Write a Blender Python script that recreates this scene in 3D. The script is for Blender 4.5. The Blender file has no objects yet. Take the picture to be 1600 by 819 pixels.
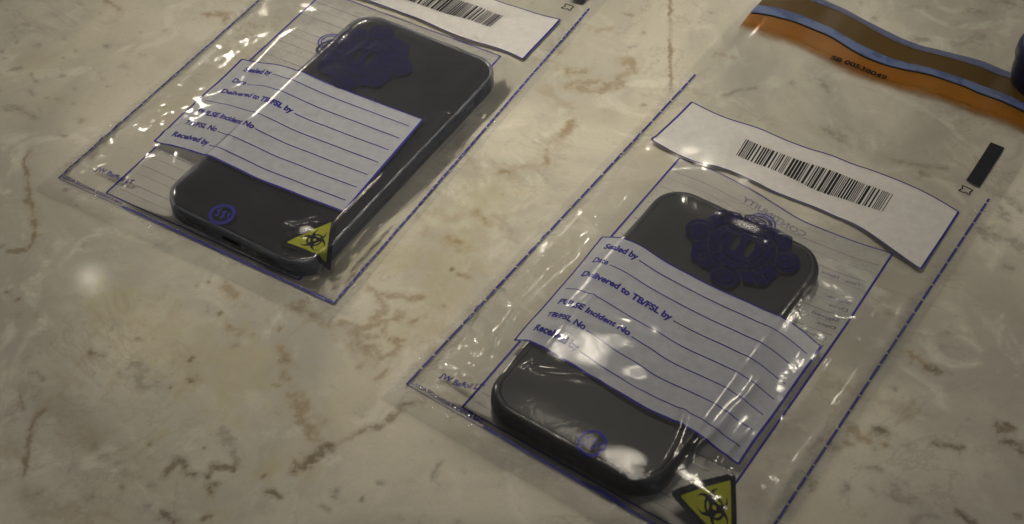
import bpy, math, random
import numpy as np
from mathutils import Matrix, Vector
SC = bpy.context.scene
COL = SC.collection
MM = 0.001

# ------------------------------------------------------------------ camera (mm above the tabletop, looking 42.6 degrees off the vertical)
FPX, CAMH, PITCH, ROLL = 2253.0, 408.62, 0.7437, 0.0035
fw = np.array([0, math.sin(PITCH), -math.cos(PITCH)])
_up = np.array([0, math.cos(PITCH), math.sin(PITCH)]); _rt = np.array([1., 0, 0])
rt = math.cos(ROLL) * _rt + math.sin(ROLL) * _up
up = -math.sin(ROLL) * _rt + math.cos(ROLL) * _up
cam_d = bpy.data.cameras.new('camera'); cam = bpy.data.objects.new('camera', cam_d); COL.objects.link(cam)
cam_d.sensor_width = 36; cam_d.lens = FPX / 1600 * 36
cam_d.clip_start = 0.01; cam_d.clip_end = 50
M = Matrix(((rt[0], up[0], -fw[0], 0), (rt[1], up[1], -fw[1], 0), (rt[2], up[2], -fw[2], CAMH * MM), (0, 0, 0, 1)))
cam.matrix_world = M
cam_d.dof.use_dof = True; cam_d.dof.focus_distance = 0.585; cam_d.dof.aperture_fstop = 22
SC.camera = cam

# ------------------------------------------------------------------ light: a dim room with unseen lamps, most added for glints
w = bpy.data.worlds.new("World"); SC.world = w; w.use_nodes = True
_n = w.node_tree; _c = _n.nodes.new('ShaderNodeTexCoord'); _t = _n.nodes.new('ShaderNodeTexNoise'); _m = _n.nodes.new('ShaderNodeMapRange')
_t.inputs['Scale'].default_value = 2.6; _t.inputs['Detail'].default_value = 2
_m.interpolation_type = 'SMOOTHSTEP'
for _i, _v in ((1, .42), (2, .66), (3, .03), (4, .20)): _m.inputs[_i].default_value = _v
_n.links.new(_c.outputs['Generated'], _t.inputs['Vector']); _n.links.new(_t.outputs['Fac'], _m.inputs[0])
_n.links.new(_m.outputs[0], _n.nodes['Background'].inputs[1])     # uneven room: dim walls, paler ceiling patches
_n.nodes['Background'].inputs[0].default_value = (0.93, 0.95, 1.0, 1)

def lamp(name, loc, target, size, power, col):
    l = bpy.data.lights.new(name, 'AREA'); l.shape = 'DISK'; l.size = size; l.energy = power; l.color = col
    o = bpy.data.objects.new(name, l); COL.objects.link(o); o.location = loc
    o.rotation_euler = (Vector(target) - Vector(loc)).to_track_quat('-Z', 'Y').to_euler()
    return o
WARM = (1.0, 0.905, 0.735)
k_ = lamp('unseen_lamp', (-0.10, 0.45, 1.60), (-0.01, 0.49, 0), 0.12, 0.225, (1.0, 0.93, 0.77))
k_.data.spread = math.radians(19)  # added spot: narrow spread dims the corners as lens vignetting would
lamp('unseen_lamp', (0.0, 0.56, 0.845), (0.0, 0.42, 0), 0.24, 0.85, WARM)     # added wide disc, softens the glare on the film
lamp('unseen_lamp', (0.0, 0.56, 0.84), (0.0, 0.42, 0), 0.11, 0.28, WARM)     # smaller added disc for the brighter middle of the glare
lamp('unseen_lamp', (0.0, 0.56, 0.835), (0.0, 0.42, 0), 0.035, 0.13, WARM)  # smallest added disc, the hot core of the glare
lamp('unseen_lamp', (-0.92, 2.72, 1.22), (-0.05, 0.42, 0), 0.15, 4.6, WARM)  # added, placed to strike glints from the film ridges
lamp('unseen_lamp', (-1.10, 1.70, 1.23), (-0.05, 0.42, 0), 0.08, 2.3, WARM)  # added for sparkle on the lower left film
lamp('unseen_lamp', (-0.42, 2.45, 1.22), (-0.05, 0.42, 0), 0.07, 2.0, WARM)  # added out of view for more ridge glints
lamp('unseen_lamp', (0.45, 2.40, 1.22), (0.0, 0.4, 0), 0.08, 2.3, WARM)  # added beyond the far side to make the film glint
lamp('unseen_lamp', (1.02, 0.82, 1.22), (0.0, 0.4, 0), 0.08, 1.5, WARM)  # added at the right, catches the remaining creases
lamp('unseen_lamp', (-0.532, 1.218, 0.95), (-0.05, 0.38, 0), 0.022, 0.014, WARM)
fill_ = lamp('added_fill_panel', (0.95, -0.45, 1.15), (0.0, 0.4, 0), 0.9, 1.1, (0.93, 0.96, 1.0))  # added light panel, no real window: fill and sheen on the film
fill_.data.shape = 'RECTANGLE'; fill_.data.size = 0.9; fill_.data.size_y = .4

SC.view_settings.view_transform = 'Standard'; SC.view_settings.look = 'None'
SC.view_settings.exposure = 0; SC.view_settings.gamma = 1
SC.cycles.transparent_max_bounces = 32; SC.cycles.max_bounces = 10
SC.cycles.caustics_reflective = False; SC.cycles.caustics_refractive = False
SC.cycles.sample_clamp_indirect = 3
SC.cycles.use_denoising = True

# ------------------------------------------------------------------ geometry of the picture
def unproj(x, y, z=0.0):
    d = fw + rt * (x - 800) / FPX - up * (y - 409.5) / FPX
    s = (z - CAMH) / d[2]
    return np.array([0, 0, CAMH]) + s * d

def tag(o, label=None, cat=None, group=None, kind=None):
    if label: o['label'] = label
    if cat: o['category'] = cat
    if group: o['group'] = group
    if kind: o['kind'] = kind
    return o

def mesh(name, V, F, mat, parent=None, smooth=True):
    """V in mm; world coordinates, the parent has only a location"""
    V = np.asarray(V, float) * MM
    if parent is not None:
        q = parent
        while q is not None:
            V = V - np.array(q.location); q = q.parent
    me = bpy.data.meshes.new(name)
    me.from_pydata(V.tolist(), [], [tuple(int(i) for i in f) for f in F])
    me.validate(); me.update()
    if smooth: me.polygons.foreach_set('use_smooth', [True] * len(me.polygons))
    o = bpy.data.objects.new(name, me); COL.objects.link(o)
    if mat: me.materials.append(mat)
    if parent is not None: o.parent = parent
    return o

def gridfaces(nu, nv):
    i = np.arange(nu - 1)[:, None] * nv + np.arange(nv - 1)[None, :]
    return np.stack([i, i + nv, i + nv + 1, i + 1], -1).reshape(-1, 4)

def fastgrid(name, V, F, mat, parent=None, attrs={}):
    V = np.asarray(V, float) * MM
    if parent is not None: V = V - np.array(parent.location)
    me = bpy.data.meshes.new(name)
    me.vertices.add(len(V)); me.vertices.foreach_set('co', V.astype('f').ravel())
    me.loops.add(F.size); me.loops.foreach_set('vertex_index', F.ravel().astype('i'))
    me.polygons.add(len(F)); me.polygons.foreach_set('loop_start', (np.arange(len(F)) * 4).astype('i'))
    me.update(calc_edges=True)
    me.polygons.foreach_set('use_smooth', np.ones(len(F), bool))
    for k, a in attrs.items():
        at = me.attributes.new(k, 'FLOAT', 'POINT'); at.data.foreach_set('value', a.astype('f').ravel())
    me.materials.append(mat)
    o = bpy.data.objects.new(name, me); COL.objects.link(o)
    if parent is not None: o.parent = parent
    return o

def lat(seed):
    r = np.random.default_rng(seed); return r.random((256, 256))
def vnoise(x, y, seed=0):
    L = lat(seed); xi = np.floor(x).astype(int); yi = np.floor(y).astype(int)
    fx = x - xi; fy = y - yi; fx = fx * fx * (3 - 2 * fx); fy = fy * fy * (3 - 2 * fy)
    g = lambda a, b: L[a % 256, b % 256]
    return (g(xi, yi) * (1 - fx) + g(xi + 1, yi) * fx) * (1 - fy) + (g(xi, yi + 1) * (1 - fx) + g(xi + 1, yi + 1) * fx) * fy - .5
def sstep(a, b, x):
    t = np.clip((x - a) / (b - a), 0, 1); return t * t * (3 - 2 * t)
def segdist(x, y, pts):
    """distance of points to a polyline"""
    best = np.full(np.shape(x), 1e9)
    for (x0, y0), (x1, y1) in zip(pts[:-1], pts[1:]):
        dx, dy = x1 - x0, y1 - y0; L2 = dx * dx + dy * dy + 1e-12
        t = np.clip(((x - x0) * dx + (y - y0) * dy) / L2, 0, 1)
        best = np.minimum(best, np.hypot(x - x0 - t * dx, y - y0 - t * dy))
    return best

# ------------------------------------------------------------------ materials
def nt(name):
    m = bpy.data.materials.new(name); m.use_nodes = True
    n = m.node_tree; n.nodes.clear()
    out = n.nodes.new('ShaderNodeOutputMaterial')
    return m, n, out
def N(n, t, **kw):
    x = n.nodes.new(t)
    for k, v in kw.items():
        if k.startswith('i_'):
            key = k[2:]; x.inputs[int(key) if key.isdigit() else key.replace('_', ' ')].default_value = v
        else: setattr(x, k, v)
    return x
def noise(n, scale, detail=3, rough=.5, dist=0.0, coord=None):
    if coord is None:
        coord = N(n, 'ShaderNodeTexCoord').outputs['Object']
    x = N(n, 'ShaderNodeTexNoise'); x.inputs['Scale'].default_value = scale
    x.inputs['Detail'].default_value = detail; x.inputs['Roughness'].default_value = rough
    x.inputs['Distortion'].default_value = dist
    n.links.new(coord, x.inputs['Vector']); return x.outputs['Fac']
def math_(n, op, a, b=None, clamp=False):
    x = N(n, 'ShaderNodeMath', operation=op); x.use_clamp = clamp
    for i, v in enumerate((a, b)):
        if v is None: continue
        if isinstance(v, (int, float)): x.inputs[i].default_value = v
        else: n.links.new(v, x.inputs[i])
    return x.outputs[0]
def ramp(n, f, a, b, ca=0.0, cb=1.0):
    x = N(n, 'ShaderNodeMapRange', interpolation_type='SMOOTHSTEP')
    x.inputs[1].default_value = a; x.inputs[2].default_value = b; x.inputs[3].default_value = ca; x.inputs[4].default_value = cb
    n.links.new(f, x.inputs[0]); return x.outputs[0]
def mixc(n, f, a, b):
    x = N(n, 'ShaderNodeMix', data_type='RGBA')
    for i, v in ((0, f), (6, a), (7, b)):
        if isinstance(v, (int, float)): x.inputs[i].default_value = v
        elif isinstance(v, tuple): x.inputs[i].default_value = (*v, 1)
        else: n.links.new(v, x.inputs[i])
    return x.outputs[2]
def attr(n, name):
    x = N(n, 'ShaderNodeAttribute', attribute_name=name); return x.outputs['Fac']

def simple(name, col, rough=.5, spec=.5, metal=0, var=0.12, nscale=300, bump=0.0, coat=0):
    m, n, out = nt(name)
    p = N(n, 'ShaderNodeBsdfPrincipled')
    f = noise(n, nscale, 3)
    c = mixc(n, ramp(n, f, .3, .7), tuple(v * (1 - var) for v in col), tuple(min(1, v * (1 + var)) for v in col))
    n.links.new(c, p.inputs['Base Color'])
    p.inputs['Roughness'].default_value = rough; p.inputs['Specular IOR Level'].default_value = spec
    p.inputs['Metallic'].default_value = metal; p.inputs['Coat Weight'].default_value = coat
    if bump:
        b = N(n, 'ShaderNodeBump'); b.inputs['Strength'].default_value = bump; b.inputs['Distance'].default_value = .0002
        n.links.new(f, b.inputs['Height']); n.links.new(b.outputs[0], p.inputs['Normal'])
    n.links.new(p.outputs[0], out.inputs[0]); return m

def film_mat(name, haze=.017, gain=.85, rough=.115, crinkle=True):
    m, n, out = nt(name)
    tr = N(n, 'ShaderNodeBsdfTransparent'); tr.inputs[0].default_value = (1, 1, 1, 1)
    gl = N(n, 'ShaderNodeBsdfGlossy'); gl.inputs['Roughness'].default_value = rough
    g2 = N(n, 'ShaderNodeBsdfGlossy'); g2.inputs['Roughness'].default_value = .42
    gm = N(n, 'ShaderNodeMixShader'); gm.inputs[0].default_value = .16
    n.links.new(gl.outputs[0], gm.inputs[1]); n.links.new(g2.outputs[0], gm.inputs[2])
    df = N(n, 'ShaderNodeBsdfDiffuse'); df.inputs[0].default_value = (.58, .61, .70, 1)
    if crinkle:
        b0 = N(n, 'ShaderNodeBump'); n.links.new(math_(n, 'MULTIPLY', attr(n, 'wave'), .22), b0.inputs['Strength']); b0.inputs['Distance'].default_value = .0012
        n.links.new(noise(n, 70, 4, .55, .6), b0.inputs['Height'])
        b1 = N(n, 'ShaderNodeBump'); b1.inputs['Distance'].default_value = .0015
        f = noise(n, 560, 2, .5, .8)
        n.links.new(f, b1.inputs['Height']); n.links.new(math_(n, 'MULTIPLY', attr(n, 'crinkle'), .9), b1.inputs['Strength'])
        n.links.new(b0.outputs[0], b1.inputs['Normal'])
        n.links.new(b1.outputs[0], gl.inputs['Normal'])
        fr = N(n, 'ShaderNodeFresnel'); fr.inputs[0].default_value = 1.48; n.links.new(b1.outputs[0], fr.inputs['Normal'])
    else:
        fr = N(n, 'ShaderNodeFresnel'); fr.inputs[0].default_value = 1.48
    a = N(n, 'ShaderNodeMixShader'); a.inputs[0].default_value = haze
    n.links.new(tr.outputs[0], a.inputs[1]); n.links.new(df.outputs[0], a.inputs[2])
    b = N(n, 'ShaderNodeMixShader')
    n.links.new(math_(n, 'MULTIPLY', fr.outputs[0], gain, True), b.inputs[0])
    n.links.new(a.outputs[0], b.inputs[1]); n.links.new(gm.outputs[0], b.inputs[2])
    n.links.new(b.outputs[0], out.inputs[0]); return m

def ink(name, col, cover, rough=.5, wear=.0, wscale=300):
    """printing ink on clear film: partly see-through"""
    m, n, out = nt(name)
    tr = N(n, 'ShaderNodeBsdfTransparent')
    df = N(n, 'ShaderNodeBsdfDiffuse')
    f = noise(n, wscale, 3, .6)
    n.links.new(mixc(n, f, tuple(c * .85 for c in col), tuple(c * 1.15 for c in col)), df.inputs[0])
    a = N(n, 'ShaderNodeMixShader')
    n.links.new(ramp(n, f, .25, .6, cover * (1 - wear), cover), a.inputs[0])
    n.links.new(tr.outputs[0], a.inputs[1]); n.links.new(df.outputs[0], a.inputs[2])
    n.links.new(a.outputs[0], out.inputs[0]); return m

M_FILM = film_mat('clear_film')
M_BACK = film_mat('clear_back_film', .02, .1, .12, False)
M_WHITE = ink('white_form_ink', (.50, .51, .56), .66)
M_WHITE2 = ink('white_label_ink', (.62, .60, .58), .88)
M_PANEL = ink('pale_panel_ink', (.56, .56, .56), .30)
M_BLUE = ink('blue_ink', (.030, .026, .22), .95, wear=.12)
M_BLUEP = ink('blue_ink_seam', (.04, .04, .22), .95, wear=.15, wscale=900)
M_NAVY = ink('navy_crest_ink', (.009, .007, .048), .92, wear=.15, wscale=160)
M_GREYB = ink('faint_blue_ink', (.13, .13, .26), .42, wear=.3)
M_FAINT = ink('faint_brown_ink', (.24, .20, .20), .25, wear=.3)
M_BLACK = ink('black_ink', (.012, .012, .014), .97)
M_BLACKB = ink('barcode_ink', (.02, .02, .02), .95)
M_YELLOW = ink('yellow_ink', (.27, .28, .022), .93)
M_PHONE = simple('dark_glass', (.016, .016, .019), .17, .5, nscale=40, var=.2)
M_BODY = simple('phone_metal', (.17, .175, .19), .35, .5)
M_RUBBER = simple('black_silicone', (.019, .019, .020), .48, .35, nscale=200, bump=.05)
M_RUBTOP = simple('matt_phone_back', (.022, .022, .022), .36, .4, nscale=60)
M_PORT = simple('port_black', (.006, .006, .007), .5)
M_STEEL = simple('port_metal', (.55, .55, .58), .2, metal=1)
M_NAVYCASE = simple('navy_plastic', (.012, .013, .05), .3, .5)
M_LBLUE = simple('pale_blue_tape', (.06, .072, .14), .5)

def clearcase():
    m, n, out = nt('clear_case_plastic')
    p = N(n, 'ShaderNodeBsdfPrincipled'); p.inputs['Base Color'].default_value = (.20, .21, .25, 1)
    p.inputs['Roughness'].default_value = .22
    tr = N(n, 'ShaderNodeBsdfTransparent'); tr.inputs[0].default_value = (.8, .82, .86, 1)
    a = N(n, 'ShaderNodeMixShader')
    n.links.new(ramp(n, noise(n, 60, 2), .3, .7, .40, .55), a.inputs[0])
    n.links.new(tr.outputs[0], a.inputs[1]); n.links.new(p.outputs[0], a.inputs[2]); n.links.new(a.outputs[0], out.inputs[0]); return m
M_CASE = clearcase()

def tape_mat(name, col, tcol, cover, edge=False):
    m, n, out = nt(name)
    tr0 = N(n, 'ShaderNodeBsdfTransparent')
    tr = N(n, 'ShaderNodeBsdfTransparent'); tr.inputs[0].default_value = (*tcol, 1)
    df = N(n, 'ShaderNodeBsdfDiffuse'); 
    n.links.new(mixc(n, noise(n, 60, 3), tuple(c * .75 for c in col), tuple(c * 1.2 for c in col)), df.inputs[0])
    gl = N(n, 'ShaderNodeBsdfGlossy'); gl.inputs['Roughness'].default_value = .35
    a = N(n, 'ShaderNodeMixShader'); a.inputs[0].default_value = cover
    n.links.new(tr.outputs[0], a.inputs[1]); n.links.new(df.outputs[0], a.inputs[2])
    g = N(n, 'ShaderNodeMixShader'); g.inputs[0].default_value = .03
    n.links.new(a.outputs[0], g.inputs[1]); n.links.new(gl.outputs[0], g.inputs[2])
    last = g
    if edge:
        e = N(n, 'ShaderNodeMixShader')
        f = math_(n, 'ADD', attr(n, 'fade'), math_(n, 'MULTIPLY', math_(n, 'SUBTRACT', noise(n, 55, 4, .6), .5), .5))
        n.links.new(ramp(n, f, .0, .75), e.inputs[0])
        n.links.new(tr0.outputs[0], e.inputs[1]); n.links.new(g.outputs[0], e.inputs[2]); last = e
    n.links.new(last.outputs[0], out.inputs[0]); return m
M_ORANGE = tape_mat('orange_tape', (.27, .108, .008), (.62, .29, .03), .58, True)
M_BROWN = tape_mat('brown_tape', (.085, .05, .012), (.35, .2, .06), .78)
def bluestrip():
    m, n, out = nt('blue_patterned_strip')
    p = N(n, 'ShaderNodeBsdfPrincipled'); p.inputs['Roughness'].default_value = .45
    f = noise(n, 130, 2, .5)
    n.links.new(mixc(n, ramp(n, f, .47, .56), (.065, .095, .20), (.03, .048, .135)), p.inputs['Base Color'])
    n.links.new(p.outputs[0], out.inputs[0]); return m
M_STRIP = bluestrip()

# ------------------------------------------------------------------ marble tabletop
# stone markings: (channel, radius, x, y, x, y, ...) traced where each lies on the table
VEINS = [l.split() for l in """b 3 165 2 175 6 188 15
g 3 43 39|g 3 58 72|g 3 122 79|g 3 168 74|g 3 223 87|g 6 198 103|g 2 49 115 57 127|g 3 116 137|g 3 74 154|g 3 45 143 52 150|g 3 92 157|g 3 118 160|g 4 126 189|g 2 157 19|g 3 4 80|g 3 5 92|g 3 2 145
g 5 8 168 28 170|g 3 28 170 45 178 57 185|g 2 27 66|g 2 170 135|g 2 100 90|g 2 220 50|g 2 257 47|b 6 340 22 352 28|b 3 317 23 345 25|b 3 350 30 352 38|g 3 20 110 30 108|g 2 100 60|g 3 95 118
v 2.5 45 235 40 255 43 280 46 312|v 4 46 312 52 335 57 350|v 2.5 57 350 53 378 38 393 12 393|g 4 0 383|g 4 93 205 100 212|b 3 62 366|g 3 103 298|g 3 131 383|g 3 120 321
d 3 11 455|d 3 27 467|g 4 28 490|d 3 57 492|d 4 140 552 148 557 158 557|g 5 165 545|g 5 178 508|g 6 200 575 212 572|g 8 218 585 228 597|g 4 226 604|d 3 217 531|y 4 275 552 290 560 303 562|d 3 300 561|d 5 304 591|d 2 267 606|g 7 329 481|d 3 343 491|d 2 307 447|d 2 327 443
b 5 350 450 362 465|b 4 380 478|b 4 358 510 367 512|b 4 373 520|g 4 368 540|b 4 395 522|g 2 260 447|g 4 55 580 68 590
b 6 455 475 470 485|b 8 470 480 485 490 500 500|b 6 480 470|b 6 500 505 530 510|b 6 530 505 570 510|b 6 570 510 600 505 628 492|b 11 562 515 570 550|b 4 570 550 590 560 615 555 625 540 620 530|b 4 600 520 605 505|b 3 610 528 630 530|b 4 540 515 545 525|b 5 545 535 550 555
b 5 572 448 600 460 655 465|b 5 590 460 600 480 580 500|b 4 600 503 625 493|b 3 645 505 655 498 665 495|d 4 435 513|b 6 440 540 455 565|d 4 448 560|b 4 445 580 445 592|b 3 427 600 438 602|b 3 585 592 605 578|d 2 705 420|b 3 715 430 735 435|g 3 690 480
b 4 460 618 472 614|b 10 465 618 472 645 480 660|b 5 483 672 486 684 492 692|d 5 510 702|d 5 478 723 490 715 500 708|y 9 462 730 480 745|d 4 458 738 462 725 478 732|y 9 425 720 432 730 412 742|d 3 412 745|d 4 417 770 435 775|g 6 415 795|g 4 430 642
v 4 645 630 632 634 620 645 605 658 590 664 575 668|v 3 575 668 555 680|f 3 555 680 530 692 505 702|f 5 645 632 665 632
v 3 38 740 42 700 48 670 60 650 75 640|v 2 30 620 37 640|y 5 233 695 238 682 257 675|d 3 234 694|d 5 259 740 265 730 275 720 288 720|d 5 288 725 297 735 306 740|d 5 335 727 360 728|d 4 360 735|d 4 322 742|d 5 328 757 331 764|y 3 331 770 331 785|d 7 258 806 266 808|d 5 275 815|y 7 318 812 325 800 345 808|d 4 320 812
g 6 345 675 352 685 358 695|g 6 366 702 368 718|d 2 320 700|g 5 150 693|g 5 163 712|g 4 187 724|g 4 195 740|d 2 192 763|g 5 228 795|g 5 115 732|g 6 130 780 150 775|g 6 52 770 60 770|g 6 237 755
g 5 528 765|g 5 527 776|g 4 597 752|d 3 566 781|g 3 725 737|g 3 678 745 690 725|g 5 625 810|g 6 662 815|g 5 718 818|g 4 505 790 512 795
b 5 878 79|f 3 835 95 860 95 885 105|f 6 870 105 890 115 915 110|b 5 885 112 910 112|b 5 885 135 905 130 933 123|b 6 905 140 930 144 948 142|b 7 945 140 960 133 975 122 988 110|b 6 975 97 985 95|b 5 985 100 992 112|f 7 850 143 875 160 885 165
b 6 893 190 880 208|f 9 885 205 872 222|b 6 848 235 852 253|f 6 850 253 815 263 785 268|b 6 785 268 800 272|f 6 725 240 730 252|f 4 732 332 751 342 765 352|f 6 776 341 790 352 805 371|f 8 673 365 700 380 722 390|b 4 745 330 758 345|b 5 700 370 712 378|f 4 640 345 655 335 672 360|f 5 680 330 700 345 715 338
b 5 700 28|v 1.8 1047 0 1047 60 1048 140|b 3 1005 51|f 3 930 48 955 43|g 3 978 22 988 25|g 3 985 75 992 72|g 2 1118 82|f 4 1120 85 1145 90|g 3 1135 152 1150 143 1180 137|g 2 1007 165|g 3 1110 20|f 4 925 45 955 45
g 4 1427 11|g 3 1450 12|g 3 1365 30|g 4 1485 42 1495 38|g 5 1425 58 1450 62|g 5 1285 125 1292 140|g 6 1560 3 1590 6|g 5 1510 18 1540 22|g 8 1500 70 1530 60|g 4 1235 133
g 4 1395 250 1430 257 1480 265|g 8 1290 205 1310 212|g 4 1565 305 1580 312 1600 330|g 4 1562 325 1574 345|g 8 1540 360 1565 370 1600 385|g 6 1445 275
g 4 1570 418 1580 420|g 3 1497 430|b 6 1410 550 1440 565|d 6 1450 575 1475 577|g 4 1478 520|g 5 1390 490|g 5 1475 545|g 4 1395 605|g 4 1420 560
b 6 1335 670 1345 683 1362 686|d 5 1370 668 1390 676|b 6 1360 690 1382 692|b 7 1320 690 1300 698|g 5 1365 735 1375 740|g 8 1400 755|d 4 1465 693 1500 703|d 7 1497 702|g 5 1420 695|d 7 1570 670|d 6 1580 695 1600 705|g 6 1265 760|g 5 1320 765|g 5 1365 765|d 4 1500 800 1512 812 1530 819|d 5 1590 805|g 5 1390 770 1420 783 1440 790|g 5 1430 815 1460 805
y 28 180 480 215 500 250 530|y 34 250 530 330 570 360 600|y 24 370 600 395 560|y 16 480 420 640 400|y 22 690 440 760 300|y 20 640 520 700 440
f 14 0 700 60 790 150 815|f 12 1300 600 1420 640|f 12 120 560 90 640 150 700""".replace('\n', '|').split('|')]
gx = np.concatenate([np.linspace(-1500, -275, 20), np.arange(-255, 255.1, .72), np.linspace(275, 1500, 20)])
gy = np.concatenate([np.linspace(-900, 225, 20), np.arange(240, 560, .72), np.linspace(580, 2300, 26)])
GX, GY = np.meshgrid(gx, gy, indexing='ij')
chan = {c: np.zeros(GX.shape) for c in 'bdgyvf'}
for f in VEINS:
    c, r = f[0], float(f[1]); q = [float(v) for v in f[2:]]
    pts = [tuple(unproj(q[i], q[i + 1])[:2]) for i in range(0, len(q), 2)]
    px = np.linalg.norm(unproj(q[0], q[1]) - np.array([0, 0, CAMH])) / FPX
    R = max(r * px, .55) * 1.55
    if len(pts) == 1: pts = [pts[0], (pts[0][0] + .01, pts[0][1])]
    xs, ys = [p[0] for p in pts], [p[1] for p in pts]
    i0, i1 = np.searchsorted(gx, [min(xs) - 3 * R, max(xs) + 3 * R]); j0, j1 = np.searchsorted(gy, [min(ys) - 3 * R, max(ys) + 3 * R])
    if i1 <= i0 or j1 <= j0: continue
    sx, sy = GX[i0:i1, j0:j1], GY[i0:i1, j0:j1]
    wob = R * .95
    wx = sum(k * vnoise(sx / q_, sy / q_, sd_) for k, q_, sd_ in ((1.3, 6, 5), (1.2, 2.4, 7), (.8, 1.0, 9)))
    wy = sum(k * vnoise(sx / q_, sy / q_, sd_) for k, q_, sd_ in ((1.3, 6, 6), (1.2, 2.4, 8), (.8, 1.0, 10)))
    d = segdist(sx + wob * wx, sy + wob * wy, pts)
    v = np.clip(1 - d / (2.2 * R), 0, 1)
    chan[c][i0:i1, j0:j1] = np.maximum(chan[c][i0:i1, j0:j1], v)

def marble():
    m, n, out = nt('polished_cream_marble')
    co = N(n, 'ShaderNodeTexCoord').outputs['Object']
    p = N(n, 'ShaderNodeBsdfPrincipled')
    c = mixc(n, ramp(n, noise(n, 9, 5, .6, .8, co), .36, .66), (.51, .475, .39), (.345, .325, .275))
    c = mixc(n, ramp(n, noise(n, 13, 3, .55, .5, co), .50, .78, 0, .45), c, (.46, .40, .27))
    c = mixc(n, ramp(n, noise(n, 30, 5, .62, 1.6, co), .50, .70, 0, .45), c, (.64, .61, .53))
    c = mixc(n, ramp(n, noise(n, 55, 5, .68, .9, co), .54, .72, 0, .30), c, (.31, .28, .225))
    # hairline veins and fine grain
    r = math_(n, 'ABSOLUTE', math_(n, 'SUBTRACT', noise(n, 15, 7, .66, .7, co), .5))
    c = mixc(n, math_(n, 'MULTIPLY', ramp(n, r, .0, .016, .30, 0), ramp(n, noise(n, 11, 2, .5, 0, co), .45, .6)), c, (.25, .21, .15))
    c = mixc(n, ramp(n, noise(n, 170, 4, .7, .3, co), .60, .74, 0, .34), c, (.22, .19, .14))
    c = mixc(n, ramp(n, noise(n, 900, 3, .7, 0, co), .35, .65, 0, .10), c, (.25, .22, .18))
    mott = noise(n, 120, 5, .7, .4, co)
    det = math_(n, 'MULTIPLY', math_(n, 'SUBTRACT', noise(n, 330, 6, .72, .4, co), .5), 1.3)
    det2 = math_(n, 'MULTIPLY', math_(n, 'SUBTRACT', noise(n, 105, 5, .65, .9, co), .5), 1.9)
    for ch, col, dk, lo, hi, s in (('y', (.42, .36, .20), (.38, .33, .2), .1, .9, .38), ('f', (.33, .27, .18), (.26, .2, .13), .15, 1.0, .34), ('b', (.37, .30, .20), (.24, .18, .105), .22, .92, .62),
                               ('g', (.29, .27, .225), (.21, .19, .155), .28, .95, .58), ('v', (.30, .23, .155), (.18, .13, .08), .26, .85, .62), ('d', (.22, .165, .10), (.10, .07, .04), .22, .88, .66)):
        A = attr(n, 'm_' + ch); on = ramp(n, A, .0, .3)
        f = math_(n, 'ADD', math_(n, 'ADD', A, math_(n, 'MULTIPLY', det, on)), math_(n, 'MULTIPLY', det2, on))
        f = math_(n, 'SUBTRACT', f, .16)
        tone = mixc(n, ramp(n, math_(n, 'ADD', math_(n, 'MULTIPLY', A, .35), mott), .50, .85), col, dk)
        c = mixc(n, ramp(n, A, .02, .55, 0, s * .28), c, tone)          # soft halo
        c = mixc(n, ramp(n, f, lo, hi, 0, s), c, tone)
    n.links.new(c, p.inputs['Base Color'])
    n.links.new(ramp(n, noise(n, 40, 3, .6, 0, co), .3, .7, .035, .075), p.inputs['Roughness'])
    b = N(n, 'ShaderNodeBump'); b.inputs['Strength'].default_value = .045; b.inputs['Distance'].default_value = .0004
    n.links.new(noise(n, 230, 4, .6, 1.0, co), b.inputs['Height']); n.links.new(b.outputs[0], p.inputs['Normal'])
    n.links.new(p.outputs[0], out.inputs[0]); return m
V = np.stack([GX, GY, 0 * GX], -1).reshape(-1, 3)
tt = fastgrid('tabletop', V, gridfaces(len(gx), len(gy)), marble(), None, {'m_' + k: v for k, v in chan.items()})
tag(tt, 'polished cream marble tabletop with tan and brown veins', 'tabletop', kind='structure')

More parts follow.
